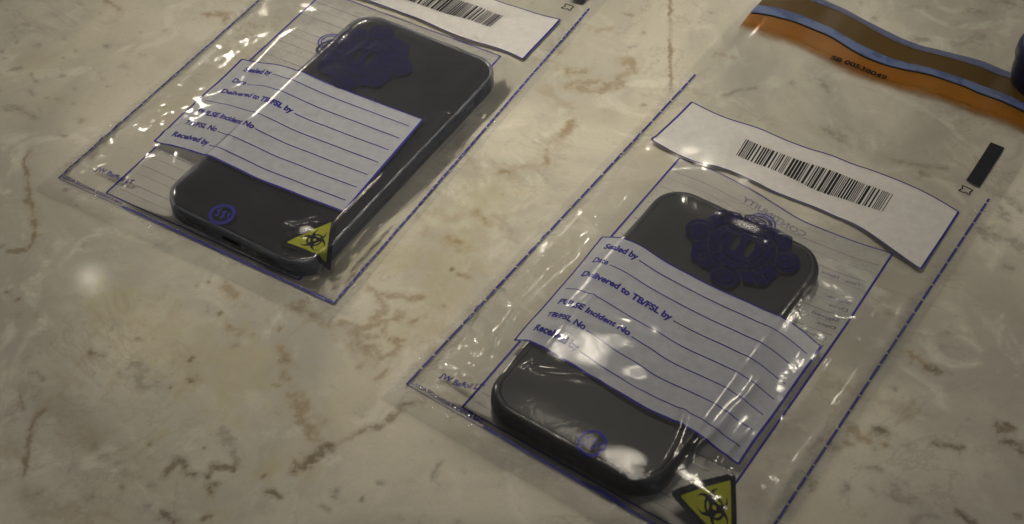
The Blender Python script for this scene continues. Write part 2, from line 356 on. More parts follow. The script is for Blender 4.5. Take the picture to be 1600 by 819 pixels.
# ------------------------------------------------------------------ bag surfaces
W, VT = 135.0, 207.5
class Bag:
    def __init__(s, x, y, t, phone, hp, tent, drop, ridges, seed, facets=()):
        s.facets = facets
        s.tent = tent; s.drop = drop
        s.o = np.array([x, y]); s.t = t; s.c, s.s = math.cos(t), math.sin(t)
        s.phone = phone; s.hp = hp
        s.du = .75
        s.u = np.arange(-4, W + 4.5, s.du); s.v = np.arange(-10, 270, s.du)
        U, Vv = np.meshgrid(s.u, s.v, indexing='ij')
        # height the film is held at by the phone
        cx, cy, th, pw, pl, rc = phone
        a = math.cos(th) * (U - cx) + math.sin(th) * (Vv - cy); b = -math.sin(th) * (U - cx) + math.cos(th) * (Vv - cy)
        qx, qy = np.abs(a) - pw / 2 + rc, np.abs(b) - pl / 2 + rc
        d = np.hypot(np.maximum(qx, 0), np.maximum(qy, 0)) + np.minimum(np.maximum(qx, qy), 0) - rc
        sd = np.minimum(np.minimum(U, W - U), Vv)
        sdp = np.maximum(sd, 0)
        # the film tents from the phone's edge down to the table, further where there is room
        Dl, Dr, Dt, Db = s.tent
        wl, wr, wt, wb = (np.maximum(-a - pw / 2 + 6, .01) ** 2, np.maximum(a - pw / 2 + 6, .01) ** 2, np.maximum(b - pl / 2 + 6, .01) ** 2, np.maximum(-b - pl / 2 + 6, .01) ** 2)
        D = (wl * Dl + wr * Dr + wt * Dt + wb * Db) / (wl + wr + wt + wb) * (1 + .35 * vnoise(U / 16, Vv / 16, seed))
        o_ = np.minimum(2.0, D / 12)
        tt_ = np.clip((d + o_) / (D + o_), 0, 1)
        prof = (1 - tt_ ** 1.3) ** 2
        h = s.hp * prof
        h -= s.drop[0] * np.clip((d + s.drop[1]) / s.drop[1], 0, 1) ** 2 * prof
        h *= np.where(d > 0, sstep(.9, 4.2, sd), 1)
        inside = sstep(0, 7, sdp)
        z = .9 + h
        out_w = 1 - np.clip(h / s.hp, 0, 1)
        top_fade = 1 - sstep(135, 175, Vv) * .5
        z += inside * out_w * top_fade * (1.5 + 2.6 * vnoise(U / 26, Vv / 30, seed + 1) + 1.3 * vnoise(U / 9, Vv / 15, seed + 2) + (.55 * vnoise(U / 5, Vv / 6, seed + 3) + .18 * vnoise(U / 2, Vv / 2, seed + 13)) * (1 - sstep(40, 105, Vv) * .85) * (1 - sstep(150, 190, Vv) * .7))
        z += .25 * inside * (1 - out_w) * vnoise(U / 12, Vv / 12, seed + 4)
        # puckers running along the welded side seams
        for e in (U, W - U):
            ek = np.exp(-((e - 1.5) / 3.0) ** 2)
            ek = ek * (1 - .9 * sstep(195, 212, Vv))
            z += ek * .34 * vnoise(U / 2.2, Vv / 1.7, seed + 5) + ek * .2 * vnoise(U / 1.0, Vv / .9, seed + 6)
        X, Y = s.world(U, Vv)
        s.X, s.Y = X, Y; s.Z = np.maximum(z, .6)
        for pts, amp, sg in ridges:
            P = [s.hit(*p)[:2] for p in pts]
            dr = segdist(X, Y, P)
            s.Z = s.Z + amp * np.exp(-(dr / sg) ** 2)
        rg = np.random.default_rng(seed + 90)     # small random creases in the slack film beside the phone
        for _ in range(120):
            side = rg.random() < .55
            u0 = 1.2 + rg.random() ** 2.4 * 20 if side else W - 1.2 - rg.random() ** 2.2 * 13
            v0 = rg.uniform(0, 1) ** 2.2 * 150 + 2; ln = rg.uniform(2.5, 11); an = rg.normal(math.radians(19), .8)
            am = rg.uniform(.12, .55); sg = rg.uniform(.45, 1.2)
            u1, v1 = u0 + ln * math.cos(an), v0 + ln * math.sin(an)
            i0, i1 = np.searchsorted(s.u, [min(u0, u1) - 4, max(u0, u1) + 4]); j0, j1 = np.searchsorted(s.v, [min(v0, v1) - 4, max(v0, v1) + 4])
            if i1 - i0 < 2 or j1 - j0 < 2: continue
            us_, vs_ = U[i0:i1, j0:j1], Vv[i0:i1, j0:j1]
            dr = segdist(us_ + .8 * vnoise(us_ / 3, vs_ / 3, seed + 70), vs_, [(u0, v0), (u1, v1)])
            s.Z[i0:i1, j0:j1] += am * np.exp(-(dr / sg) ** 2) * sstep(.2, 1.6, sd[i0:i1, j0:j1]) * (1 - sstep(14, 20, us_) * (us_ < W / 2))
        s.flat = np.zeros(U.shape)
        for (px, py), sl, rt_, rw, *lq in s.facets:
            if lq: rt_, rw = rt_ * 1.35, rw * 1.35     # film patch shaped to mirror a lamp into the camera
            c0 = s.hit(px, py); vw = np.array([0, 0, CAMH]) - c0; vw /= np.linalg.norm(vw)
            lt = (np.array(lq[0]) if lq else np.array([0., 560., 840.])) - c0; lt /= np.linalg.norm(lt); nh = vw + lt
            gxy = -nh[:2] / nh[2]; g_ = np.linalg.norm(gxy); dn = gxy / g_
            t = (X - c0[0]) * dn[0] + (Y - c0[1]) * dn[1]; w_ = (X - c0[0]) * -dn[1] + (Y - c0[1]) * dn[0]
            e_ = np.exp(-(t / rt_) ** 4) * np.exp(-(w_ / rw) ** 4)
            if lq: s.flat = np.maximum(s.flat, e_)
            s.Z = s.Z * (1 - e_) + e_ * (np.interp(0, [0, 1], [c0[2], c0[2]]) + sl * (g_ * t + (.004 + .03 * vnoise(X / 9, Y / 9, 77)) * w_ ** 2 * .5))
        # light smoothing
        for _ in range(1):
            Zp = np.pad(s.Z, 1, mode='edge'); s.Z = (Zp[1:-1, 1:-1] * 4 + Zp[:-2, 1:-1] + Zp[2:, 1:-1] + Zp[1:-1, :-2] + Zp[1:-1, 2:]) / 8
        s.crinkle = np.clip(np.exp(-(sd / 3.6) ** 2) * (.10 + 1.6 * np.clip(vnoise(U / 10, Vv / 10, seed + 8) + .5, 0, 1) + .6 * (1 - sstep(30, 60, Vv))), 0, 1) * (1 - sstep(196, 212, Vv))
        s.crinkle = s.crinkle * (1 - .95 * s.flat)
        s.wave = 1 - .93 * sstep(140, 178, Vv)
    def world(s, u, v): return s.o[0] + s.c * u - s.s * v, s.o[1] + s.s * u + s.c * v
    def bag(s, x, y):
        dx, dy = x - s.o[0], y - s.o[1]; return s.c * dx + s.s * dy, -s.s * dx + s.c * dy
    def zbag(s, u, v):
        fu = np.clip((np.asarray(u, float) - s.u[0]) / s.du, 0, len(s.u) - 1.001); fv = np.clip((np.asarray(v, float) - s.v[0]) / s.du, 0, len(s.v) - 1.001)
        i, j = fu.astype(int), fv.astype(int); a, b = fu - i, fv - j; Z = s.Z
        return (Z[i, j] * (1 - a) + Z[i + 1, j] * a) * (1 - b) + (Z[i, j + 1] * (1 - a) + Z[i + 1, j + 1] * a) * b
    def zw(s, x, y): return s.zbag(*s.bag(x, y))
    def hit(s, px, py):
        """where the sight line of a traced point meets the film"""
        a, b = unproj(px, py, 16), unproj(px, py, 0)
        for k in np.linspace(0, 1, 240):
            p = a + (b - a) * k
            if s.zw(p[0], p[1]) >= p[2]: return p
        return b
    def lift(s, uv, off):
        uv = np.asarray(uv, float); x, y = s.world(uv[:, 0], uv[:, 1]); return np.stack([x, y, s.zbag(uv[:, 0], uv[:, 1]) + off], 1)
    def huv(s, px, py):
        p = s.hit(px, py); return np.array(s.bag(p[0], p[1]))

def resample(P, n):
    P = np.asarray(P, float); d = np.concatenate([[0], np.cumsum(np.linalg.norm(np.diff(P, axis=0), axis=1))])
    t = np.linspace(0, d[-1], n); return np.stack([np.interp(t, d, P[:, 0]), np.interp(t, d, P[:, 1])], 1)
def smoothline(P, n, it=6):
    Q = resample(P, n)
    for _ in range(it):
        Q[1:-1] = (Q[:-2] + 2 * Q[1:-1] + Q[2:]) / 4
    return Q
class Patch:
    """a four-sided printed field on the film, from its four border curves (bag coordinates)"""
    def __init__(s, top, bottom, left=None, right=None, n=60):
        s.n = n; s.T = smoothline(top, n); s.B = smoothline(bottom, n)
        s.L = resample(left if left is not None else [s.T[0], s.B[0]], n); s.R = resample(right if right is not None else [s.T[-1], s.B[-1]], n)
        s.L += (s.T[0] - s.L[0]) * np.linspace(1, 0, n)[:, None] + (s.B[0] - s.L[-1]) * np.linspace(0, 1, n)[:, None]
        s.R += (s.T[-1] - s.R[0]) * np.linspace(1, 0, n)[:, None] + (s.B[-1] - s.R[-1]) * np.linspace(0, 1, n)[:, None]
    def at(s, a, b):
        a = np.atleast_1d(np.asarray(a, float)); b = np.atleast_1d(np.asarray(b, float)); a, b = np.broadcast_arrays(a, b)
        k = np.linspace(0, 1, s.n); I = lambda C, t: np.stack([np.interp(t, k, C[:, 0]), np.interp(t, k, C[:, 1])], -1)
        ac, bc = np.clip(a, 0, 1), np.clip(b, 0, 1); A, B = ac[..., None], bc[..., None]
        r = (1 - B) * I(s.T, ac) + B * I(s.B, ac) + (1 - A) * I(s.L, bc) + A * I(s.R, bc) \
            - ((1 - A) * (1 - B) * s.T[0] + A * (1 - B) * s.T[-1] + (1 - A) * B * s.B[0] + A * B * s.B[-1])
        return r

def patch_mesh(name, bag, p, mat, parent, off, nu=90, nv=60):
    a, b = np.meshgrid(np.linspace(0, 1, nu), np.linspace(0, 1, nv), indexing='ij')
    uv = p.at(a.ravel(), b.ravel())
    return mesh(name, bag.lift(uv, off), gridfaces(nu, nv), mat, parent)
def strips(name, bag, lines, width, mat, parent, off):
    """ruled lines: list of uv polylines -> one mesh"""
    V, F = [], []
    for item in lines:
        P, wd = item if isinstance(item, tuple) else (item, width)
        P = np.asarray(P, float); L = np.sum(np.linalg.norm(np.diff(P, axis=0), axis=1)); n = max(2, int(L / 1.0)); Q = resample(P, n)
        t = np.gradient(Q, axis=0); t /= np.linalg.norm(t, axis=1)[:, None] + 1e-9; nn = np.stack([-t[:, 1], t[:, 0]], 1) * wd / 2
        k = len(V); V += list(bag.lift(Q + nn, off)) + list(bag.lift(Q - nn, off))
        F += [(k + i, k + i + 1, k + n + i + 1, k + n + i) for i in range(n - 1)]
    return mesh(name, V, F, mat, parent)

_tc = {}
def text2d(s, bold=.015):
    if s in _tc: return _tc[s]
    c = bpy.data.curves.new('t', 'FONT'); c.body = s; c.size = 1; c.offset = bold; c.resolution_u = 3; c.fill_mode = 'BOTH'
    o = bpy.data.objects.new('t', c); COL.objects.link(o)
    bpy.context.view_layer.update()
    me = bpy.data.meshes.new_from_object(o.evaluated_get(bpy.context.evaluated_depsgraph_get()))
    v = np.array([x.co[:2] for x in me.vertices]); f = [tuple(p.vertices) for p in me.polygons]
    bpy.data.objects.remove(o); bpy.data.curves.remove(c); bpy.data.meshes.remove(me)
    _tc[s] = (v, f); return v, f
def text_in(s, patch, a0, b_base, a1, bh, mirror=False, bold=.015):
    """text fitted from a0 to a1 along the patch, baseline b_base, capital height bh (patch units)"""
    v, f = text2d(s, bold); x0, x1 = v[:, 0].min(), v[:, 0].max()
    a = (v[:, 0] - x0) / (x1 - x0)
    if mirror: a = 1 - a
    return patch.at(a0 + a * (a1 - a0), b_base - v[:, 1] / .7 * bh), f
def text_line(s, p0, p1, h, bold=.015, flip=False):
    """text along the straight segment p0-p1 in bag coordinates, capital height h"""
    v, f = text2d(s, bold); x0, x1 = v[:, 0].min(), v[:, 0].max(); p0, p1 = np.array(p0, float), np.array(p1, float)
    t = p1 - p0; L = np.linalg.norm(t); nn = np.array([-t[1], t[0]]) / L
    return p0 + np.outer((v[:, 0] - x0) / (x1 - x0), t) + np.outer(v[:, 1] / .7 * h, nn), f
def texts(name, bag, items, mat, parent, off):
    V, F = [], []
    for uv, f in items:
        k = len(V); V += list(bag.lift(uv, off)); F += [tuple(i + k for i in q) for q in f]
    return mesh(name, V, F, mat, parent, smooth=False)
def masked(name, bag, u0, u1, v0, v1, fn, mat, parent, off, step=.3, frame=None):
    """a printed mark, as small cells wherever fn(local x, local y) holds"""
    us = np.arange(u0, u1 + step, step); vs = np.arange(v0, v1 + step, step)
    U, Vv = np.meshgrid(us, vs, indexing='ij'); keep = fn(U[:-1, :-1] + step / 2, Vv[:-1, :-1] + step / 2).ravel()
    F = gridfaces(len(us), len(vs))[keep]; uv = np.stack([U.ravel(), Vv.ravel()], 1)
    if frame is not None: uv = frame(uv)
    idx, inv = np.unique(F, return_inverse=True)
    return mesh(name, bag.lift(uv[idx], off), inv.reshape(-1, 4), mat, parent)

def arc(cx, cy, r, n=40, a0=0, a1=2 * math.pi):
    a = np.linspace(a0, a1, n); return np.stack([cx + r * np.cos(a), cy + r * np.sin(a)], 1)

# crest: square plate with eight lobes, four roundels, a lettered ring and an open centre
def crest_fn(dx, dy):
    r = np.hypot(dx, dy); th = np.arctan2(dy, dx)
    m = r < 12.2
    for k in range(4):
        a = k * math.pi / 2
        m |= np.hypot(dx - 15.2 * math.cos(a), dy - 15.2 * math.sin(a)) < 5.0
        b = a + math.pi / 4; lx, ly = math.cos(b) * dx + math.sin(b) * dy, -math.sin(b) * dx + math.cos(b) * dy
        m |= (lx > 6) & (lx < 18.6 - .55 * np.abs(ly)) & (np.abs(ly) < 2.6 + .24 * lx)
    for k in range(4):   # pale rings of the roundels
        a = k * math.pi / 2; q = np.hypot(dx - 15.2 * math.cos(a), dy - 15.2 * math.sin(a))
        m &= ~((q > 3.1) & (q < 3.65)); m &= ~((q < 1.6) & (vnoise(dx * 2, dy * 2, 3) > .2))
    m &= ~((r > 11.1) & (r < 11.75) & (np.abs(np.sin(2 * th)) > .2))
    m &= ~((r > 8.8) & (r < 10.3) & (np.sin(th * 22) > .45) & (np.abs(np.sin(2 * th)) > .35))   # lettered ring
    m &= ~((r > 7.1) & (r < 7.7))
    # monogram-like open centre
    m &= ~((np.abs(dx - 2.6) < 1.6 - .15 * np.abs(dy)) & (np.abs(dy) < 4.6)) & ~((np.abs(dx + 2.6) < 1.5 - .12 * np.abs(dy)) & (np.abs(dy - .6) < 4.0))
    for k in range(4):
        b = k * math.pi / 2 + math.pi / 4; lx, ly = math.cos(b) * dx + math.sin(b) * dy, -math.sin(b) * dx + math.cos(b) * dy
        m &= ~((lx > 13) & (lx < 16.8) & (np.abs(np.abs(ly) - 1.8) < .22)) & ~((lx > 13.2) & (lx < 15.5) & (np.abs(ly) < .25))
    return m

LF = {'top': [(378, 92), (400, 96), (432, 100), (465, 110), (495, 122), (525, 135), (575, 154), (620, 171), (661, 186)],
      'bot': [(241, 220), (265, 226), (295, 233), (323, 242), (363, 259), (400, 278), (435, 291), (470, 305), (505, 318), (537, 330)]}
RF = {'top': [(941, 370), (968, 371), (998, 381), (1040, 409), (1113, 447), (1160, 468), (1200, 487), (1232, 500), (1255, 517), (1283, 541)],
      'bot': [(804, 531), (820, 531), (843, 540), (872, 556), (900, 572), (930, 590), (970, 614), (1013, 640), (1063, 660), (1100, 683), (1154, 725)]}

RIDGE_L = [([(180, 205), (192, 210), (220, 212), (250, 207), (292, 195)], .75, .8), ([(165, 193), (205, 192), (232, 184), (250, 176)], .6, .9),
           ([(600, 275), (570, 305), (540, 335), (520, 358), (505, 378), (495, 400), (490, 430)], .8, .85),
           ([(338, 68), (352, 76)], .7, 1.3), ([(612, 342), (585, 372), (560, 400), (540, 415)], .45, 1.0),
           ([(160, 215), (178, 222)], .8, 1.0), ([(150, 240), (165, 250)], .8, 1.0), ([(128, 247), (138, 255)], .8, .9), ([(110, 262), (130, 262)], .9, .9),
           ([(270, 240), (262, 275)], .3, 1.5), ([(700, 180), (650, 240), (600, 300)], .5, 1.3), ([(480, 365), (470, 372)], 1.0, 3.0), ([(470, 355), (450, 352)], .5, 1.4)]
RIDGE_R = [([(928, 460), (905, 482), (882, 510), (862, 530), (845, 548), (828, 572)], 1.0, 1.1), ([(824, 575), (850, 582), (900, 580), (940, 590)], .9, 1.6),
            ([(1188, 590), (1165, 620), (1140, 645), (1118, 672), (1088, 700), (1082, 730)], .45, 1.0),
           ([(1180, 660), (1160, 680), (1140, 700), (1128, 725)], .55, 1.2), ([(895, 398), (866, 414), (845, 440), (815, 470), (775, 530), (765, 560)], .75, .8),
           ([(745, 478), (752, 500), (758, 527)], .9, .8), ([(722, 538), (735, 560), (742, 572)], .7, 1.0), ([(775, 455), (790, 468), (797, 476)], .8, 1.1),
           ([(1070, 640), (1062, 665), (1052, 690), (1035, 720), (1015, 742)], .9, 1.2), ([(845, 368), (865, 372)], .8, 1.2), ([(900, 328), (925, 330)], .7, 1.4),
           ([(945, 285), (968, 288)], .7, 1.5), ([(1000, 212), (1020, 216)], .8, 1.0), ([(1310, 480), (1325, 478)], .5, 1.5), ([(1320, 700), (1345, 690)], .6, 1.0),
           ([(1240, 640), (1250, 630)], .6, 1.2), ([(1290, 560), (1255, 610), (1235, 640)], .5, 1.2), ([(1180, 350), (1230, 372)], .5, 2.2)]
LA, LB_, LC = (-1100., 1700., 1230.), (-920., 2720., 1220.), (450., 2400., 1220.)
# puckers of the welded edges: tiny flats of film, each tilted to glint a lamp at the camera
PUCKER_GLINT_L = [((x, y), .95, a, b, L_) for x, y, a, b, L_ in ((97, 272, 1.3, 1.6, LA), (110, 262, 1.2, 1.8, LA), (124, 268, 1.0, 2.2, LA), (131, 252, 1.2, 1.6, LA), (150, 236, 1.0, 1.3, LA), (161, 240, 1.3, 1.5, LA),
    (176, 217, 1.5, 3.0, LA), (172, 208, 1.0, 1.2, LA), (190, 196, 1.1, 1.2, LA), (203, 180, 1.2, 1.4, LA), (228, 186, 1.2, 3.5, LA), (343, 73, 1.6, 3.0, LA), (243, 138, .9, 1.2, LA),
    (690, 271, 1.2, 1.5, LC), (708, 257, 1.0, 1.3, LC), (730, 231, .9, 1.0, LC), (645, 332, 1.0, 1.0, LC), (607, 366, 1.0, 1.0, LC), (600, 384, 1.1, 1.8, LC), (541, 418, 1.1, 1.7, LC), (530, 452, 1.0, 1.6, LC), (755, 169, 1.1, 1.4, LC), (812, 132, .9, 1.6, LC))]
PUCKER_GLINT_R = [((x, y), .95, a, b, L_) for x, y, a, b, L_ in ((656, 572, 1.5, 1.6, LA), (671, 601, 1.4, 2.4, LA), (652, 603, .9, 1.3, LA), (720, 645, 1.2, 1.5, LA), (747, 610, 1.2, 2.4, LA), (782, 475, 1.2, 3.0, LA),
    (755, 518, 1.0, 3.2, LA), (742, 565, 1.0, 2.6, LA), (850, 384, 1.3, 3.2, LB_), (912, 329, 1.3, 3.6, LB_), (965, 288, 1.2, 2.4, LB_), (895, 308, 1.1, 1.2, LB_), (964, 235, 1.4, 1.7, LB_), (982, 215, 1.1, 2.6, LB_), (950, 245, 1.0, 1.0, LB_), (877, 347, .8, 1.0, LB_),
    (1364, 553, 1.6, 1.9, LC), (1395, 513, 1.1, 1.2, LC), (1407, 540, 1.0, 1.1, LC), (1351, 576, 1.0, 1.1, LC), (1243, 636, 1.3, 2.6, LC), (1289, 686, 1.1, 1.2, LC), (1241, 755, 1.1, 1.2, LC), (1207, 797, 1.1, 1.2, LC), (1468, 437, 1.1, 1.3, LC), (1322, 480, 1.4, 2.4, LC))]
BAGS = [Bag(-184.11, 420.46, -.5159, (87.5, 73.7, -.026, 74.2, 140.8, 11.5), 10.1, (30, 9, 17, 5), (1.15, 7.0), RIDGE_L, 11, [((478, 358), 1.0, 4.0, 5.0)] + PUCKER_GLINT_L),
        Bag(-37.41, 315.58, -.6004, (63.8, 68.9, -.002, 71.4, 131.6, 13.0), 12.3, (19, 28, 24, 6), (2.3, 16.0), RIDGE_R, 47, [((925, 545), 1.0, 13.0, 20.0), ((985, 722), 1.0, 7.0, 10.0), ((1165, 352), .9, 4.5, 9.0)] + PUCKER_GLINT_R)]
LB, RB = BAGS
R_ = random.Random(4)

ORANGE_LOW = [(1152, 46), (1175, 55), (1200, 63), (1243, 76), (1280, 93), (1320, 118), (1380, 137), (1420, 150), (1500, 175), (1560, 197), (1600, 215), (1680, 250)]
BLUE_LOW = [(1173, 20), (1200, 24), (1250, 37), (1300, 58), (1340, 85), (1370, 98), (1400, 107), (1450, 116), (1500, 133), (1550, 153), (1600, 175), (1700, 220)]
BLUE_UP = [(1183, 9), (1200, 11), (1250, 24), (1300, 45), (1345, 73), (1375, 86), (1400, 96), (1450, 106), (1500, 123), (1550, 140), (1600, 164), (1712, 208)]
BROWN_UP = [(1213, -25), (1235, -12), (1260, 0), (1300, 13), (1350, 38), (1375, 54), (1420, 75), (1475, 88), (1525, 103), (1563, 118), (1600, 133), (1732, 180)]
PALE_UP = [(1218, -31), (1250, -18), (1283, -1), (1313, 11), (1350, 32), (1388, 51), (1425, 68), (1475, 81), (1525, 93), (1563, 107), (1600, 125), (1738, 172)]

for k, B in enumerate(BAGS):
    left = k == 0
    x0, y0 = B.world(W / 2, 0)
    e = bpy.data.objects.new('evidence_bag', None); COL.objects.link(e); e.location = (x0 * MM, y0 * MM, 0)
    tag(e, ('clear evidence bag holding the slim phone, its top cut off by the photo edge' if left else
            'clear evidence bag with orange sealing tape, holding the thick black phone'), 'evidence bag', 'clear plastic evidence bags laid on the marble')
    # film
    U, Vv = np.meshgrid(B.u, B.v, indexing='ij')
    fastgrid('front_film', np.stack([B.X, B.Y, B.Z], -1).reshape(-1, 3), gridfaces(len(B.u), len(B.v)), M_FILM, e, {'crinkle': B.crinkle, 'wave': B.wave})
    us, vs = np.linspace(-3.6, W + 3.6, 30), np.linspace(-9.6, 269, 60)
    a, b = np.meshgrid(us, vs, indexing='ij'); X, Y = B.world(a, b)
    mesh('back_film', np.stack([X, Y, .18 + 0 * X], -1).reshape(-1, 3), gridfaces(30, 60), M_BACK, e)

    # side seams: a broken printed line along each weld
    for side in (0, 1):
        L, v = [], 0.0
        u = 0 if side == 0 else W
        while v < VT:
            d = min(R_.uniform(2.2, 4.5) if left else R_.uniform(5, 9), VT - v); L.append(([(u, v), (u, v + d)], 1.0)); v += d + (R_.uniform(.25, .5) if left else R_.uniform(.5, .9))
            if v > VT - 1.5: break
        strips('seam_line', B, L, 1.0, M_BLUEP, e, -.12)
    # bottom seam with its tiny repeated wording
    L = [([(0, 0), (W, -.3)], .28), ([(33, .6), (W, .3)], .9)]
    bs = strips('bottom_seam_line', B, L, .3, M_BLUEP, e, -.12)
    it = [text_line('GARDA SIOCHANA EVIDENCE BAG', (1, 1.0), (32, 1.0), 1.15, .03) for j in range(1)]
    texts('seam_lettering', B, it, M_BLUE, e, -.08)
    p0, p1 = (LB.huv(148, 266), LB.huv(206, 288)) if left else (RB.huv(686, 588), RB.huv(752, 610))
    texts('maker_lettering', B, [text_line('JW Baffoil LT', p0, p1, 2.3, .03)], M_BLUE, e, -.08)

    # barcode label
    if left:
        tp = [(530, -88), (600, -60), (680, -32), (720, -17), (775, 0), (800, 9), (838, 21), (875, 30)]
        bt = [(468, -32), (520, -18), (575, 0), (650, 27), (725, 60), (765, 71), (790, 78), (802, 84), (817, 92)]
    else:
        tp = [(1081, 159), (1113, 175), (1138, 186), (1170, 195), (1200, 205), (1228, 220), (1275, 235), (1338, 258), (1400, 280), (1438, 296), (1470, 313), (1498, 331)]
        bt = [(1018, 218), (1042, 232), (1063, 243), (1088, 254), (1120, 259), (1150, 269), (1200, 295), (1263, 319), (1338, 350), (1375, 375), (1405, 397), (1439, 420)]
    P = Patch([B.huv(*q) for q in tp], [B.huv(*q) for q in bt])
    lab = patch_mesh('barcode_label', B, P, M_WHITE2, e, -.42, 110, 36)
    kk = np.linspace(0, 1, 60)
    strips('label_border', B, [P.at(kk, 0 * kk), P.at(kk, 0 * kk + 1), (P.at(0 * kk, kk), .9), (P.at(0 * kk + 1, kk), .9)], .55, M_BLUE, lab, -.14)
    if not left:
        bt_, bb_ = [(1166, 217), (1200, 232), (1230, 243), (1270, 257), (1310, 270), (1350, 287), (1397, 304)], [(1150, 242), (1180, 255), (1208, 265), (1237, 278), (1265, 293), (1290, 303), (1320, 311), (1345, 320), (1380, 331)]
        BP = Patch([B.huv(*q) for q in bt_], [B.huv(*q) for q in bb_])
    else:
        bt_, bb_ = [(590, -45), (640, -29), (690, -11), (740, 7), (787, 25)], [(567, -25), (620, -6), (660, 8), (700, 22), (735, 31), (766, 42)]
        BP = Patch([B.huv(*q) for q in bt_], [B.huv(*q) for q in bb_])
    rr = random.Random(8); L = []; s_ = 0.0; tot = np.linalg.norm(BP.T[0] - BP.T[-1])
    while s_ < 1:
        wd = rr.choice([.35, .35, .35, .7, 1.1]); t_ = np.linspace(0, 1, 8)
        if s_ + wd / tot > 1: break
        L.append((BP.at(0 * t_ + s_ + wd / tot / 2, t_), wd)); s_ += (wd + rr.choice([.35, .35, .45, .9])) / tot
    strips('barcode', B, L, .4, M_BLACKB, lab, -.13)
    # dark bar and small recycling mark beside the label
    q = [(127.0, 233), (121.0, 233), (121.0, 209.3), (127.0, 209.3)] if left else None
    if left:
        b0, b1 = B.huv(891, -1), B.huv(911, 5)
        PB = Patch([b0 + np.array([0, 23.5]), b1 + np.array([0, 23.5])], [b0, b1])
    else:
        PB = Patch([B.huv(1548, 222), B.huv(1570, 231)], [B.huv(1510, 281), B.huv(1531, 292)])
    patch_mesh('black_bar_print', B, PB, M_BLACK, e, -.12, 8, 24)
    c = B.huv(887, 11) if left else B.huv(1509, 297)
    sq = np.array([(-2, -1.5), (0, -1.5), (.5, -.6), (1.1, -1.5), (2.1, -1.4), (1.5, 0), (2.1, 1.4), (1.0, 1.5), (-2, 1.5), (-1.1, 0), (-2, -1.5)])
    strips('recycling_mark', B, [c + sq * 1.2], .6, M_BLACK, e, -.12)

    # continuity panel, printed on the far wall and read mirrored
    if left:
        tl, tr, br, bl = (22, 157), (116.5, 157), (116.5, 3.4), (22, 3.4)
        PC = Patch([tl, tr], [bl, br])
    else:
        fp = lambda x, y: np.array(B.bag(*unproj(x, y, .3)[:2]))
        PC = Patch([fp(1062, 247), fp(1120, 268), fp(1179, 299), fp(1252, 345), fp(1310, 368), fp(1350, 383), fp(1395, 396)], [(22, 3.4), (116.5, 3.4)],
                   None, [fp(1395, 396), fp(1322, 508), (116.5, 60), (116.5, 3.4)])
    class Flat:   # the back wall lies flat
        @staticmethod
        def lift(uv, off):
            uv = np.asarray(uv, float); x, y = B.world(uv[:, 0], uv[:, 1]); return np.stack([x, y, 0 * x + off], 1)
    pan = patch_mesh('continuity_panel', Flat, PC, M_PANEL, e, .24, 40, 60)
    strips('panel_border', Flat, [PC.at(kk, 0 * kk), (PC.at(0 * kk, kk), .85), (PC.at(0 * kk + 1, kk), .85), PC.at(kk, 0 * kk + 1)], .5, M_BLUE if left else M_BLUE, pan, .34)
    L1, L2 = [], []
    for j in range(14):
        t0 = .055 + j * .068
        L1.append(PC.at(.02 + .96 * kk, 0 * kk + t0))
        L2.append(PC.at(.03 + .94 * kk, 0 * kk + t0 + .03))
    strips('panel_ruled_lines', Flat, L1, .30, M_GREYB, pan, .30)
    strips('panel_faint_lines', Flat, L2, .25, M_FAINT, pan, .29)
    it = [text_in('CONTINUITY', PC, .34, .050, .66, .019, True, .03)]
    for j in range(6):
        t0 = .145 + j * .068
        it += [text_in('Time - Name', PC, .80, t0, .965, .011, True, .03)] if j == 0 else [text_in('Signed', PC, .86, t0, .97, .011, True, .03), text_in('Date', PC, .90, t0 + .026, .975, .010, True, .03)]
        if j > 1: it += [text_in('Name', PC, .66, t0 + .012, .75, .010, True, .03)]
    texts('panel_lettering', Flat, it, M_GREYB, pan, .33)
    c = (LB.bag(*unproj(517, 66, .3)[:2]) if left else RB.bag(*unproj(1189, 350, .3)[:2]))
    strips('panel_stamp', Flat, [arc(c[0], c[1], 5.6), arc(c[0], c[1], 4.3), arc(c[0], c[1], 1.9, 14), [(c[0] - 3, c[1] - 2), (c[0] - 1, c[1]), (c[0] + 1, c[1] - 2.4), (c[0] + 3, c[1] + 1)]], .7, M_BLUE, pan, .36)

    # details form on the front
    Fm = LF if left else RF
    P = Patch([B.huv(*q) for q in Fm['top']], [B.huv(*q) for q in Fm['bot']])
    form = patch_mesh('details_form', B, P, M_WHITE, e, -.45, 120, 76)
    strips('form_border', B, [(P.at(kk, 0 * kk), .6), (P.at(kk, 0 * kk + 1), .9), (P.at(0 * kk, kk), .85), (P.at(0 * kk + 1, kk), .95)], .7, M_BLUE, form, -.20)
    rows = [('Sealed by', .19), ('Date', .10), ('Delivered to TB/FSL by', .46), ('', 0), ('PULSE Incident No', .37), ('TB/FSL No', .21), ('Received by', .235)]
    it, L = [], []
    for j, (s_, wd) in enumerate(rows):
        t0 = .105 + .1335 * j
        if s_: it.append(text_in(s_, P, .05, t0 + .010, wd + .020, .046, False, .045))
        a0 = wd + .030 if s_ else .03
        L.append(P.at(a0 + (.972 - a0) * kk, t0 + 0 * kk))
    texts('form_lettering', B, it, M_BLUE, form, -.12)
    strips('form_ruled_lines', B, L, .42, M_BLUE, form, -.20)

    # crest and round stamp
    cc = B.huv(568, 88) if left else B.huv(1160, 383)
    rot = .12
    def fr(uv, cc=cc, rot=rot):
        c_, s2 = math.cos(rot), math.sin(rot); uv = uv * 1.13; return np.stack([cc[0] + c_ * uv[:, 0] - s2 * uv[:, 1], cc[1] + s2 * uv[:, 0] + c_ * uv[:, 1]], 1)
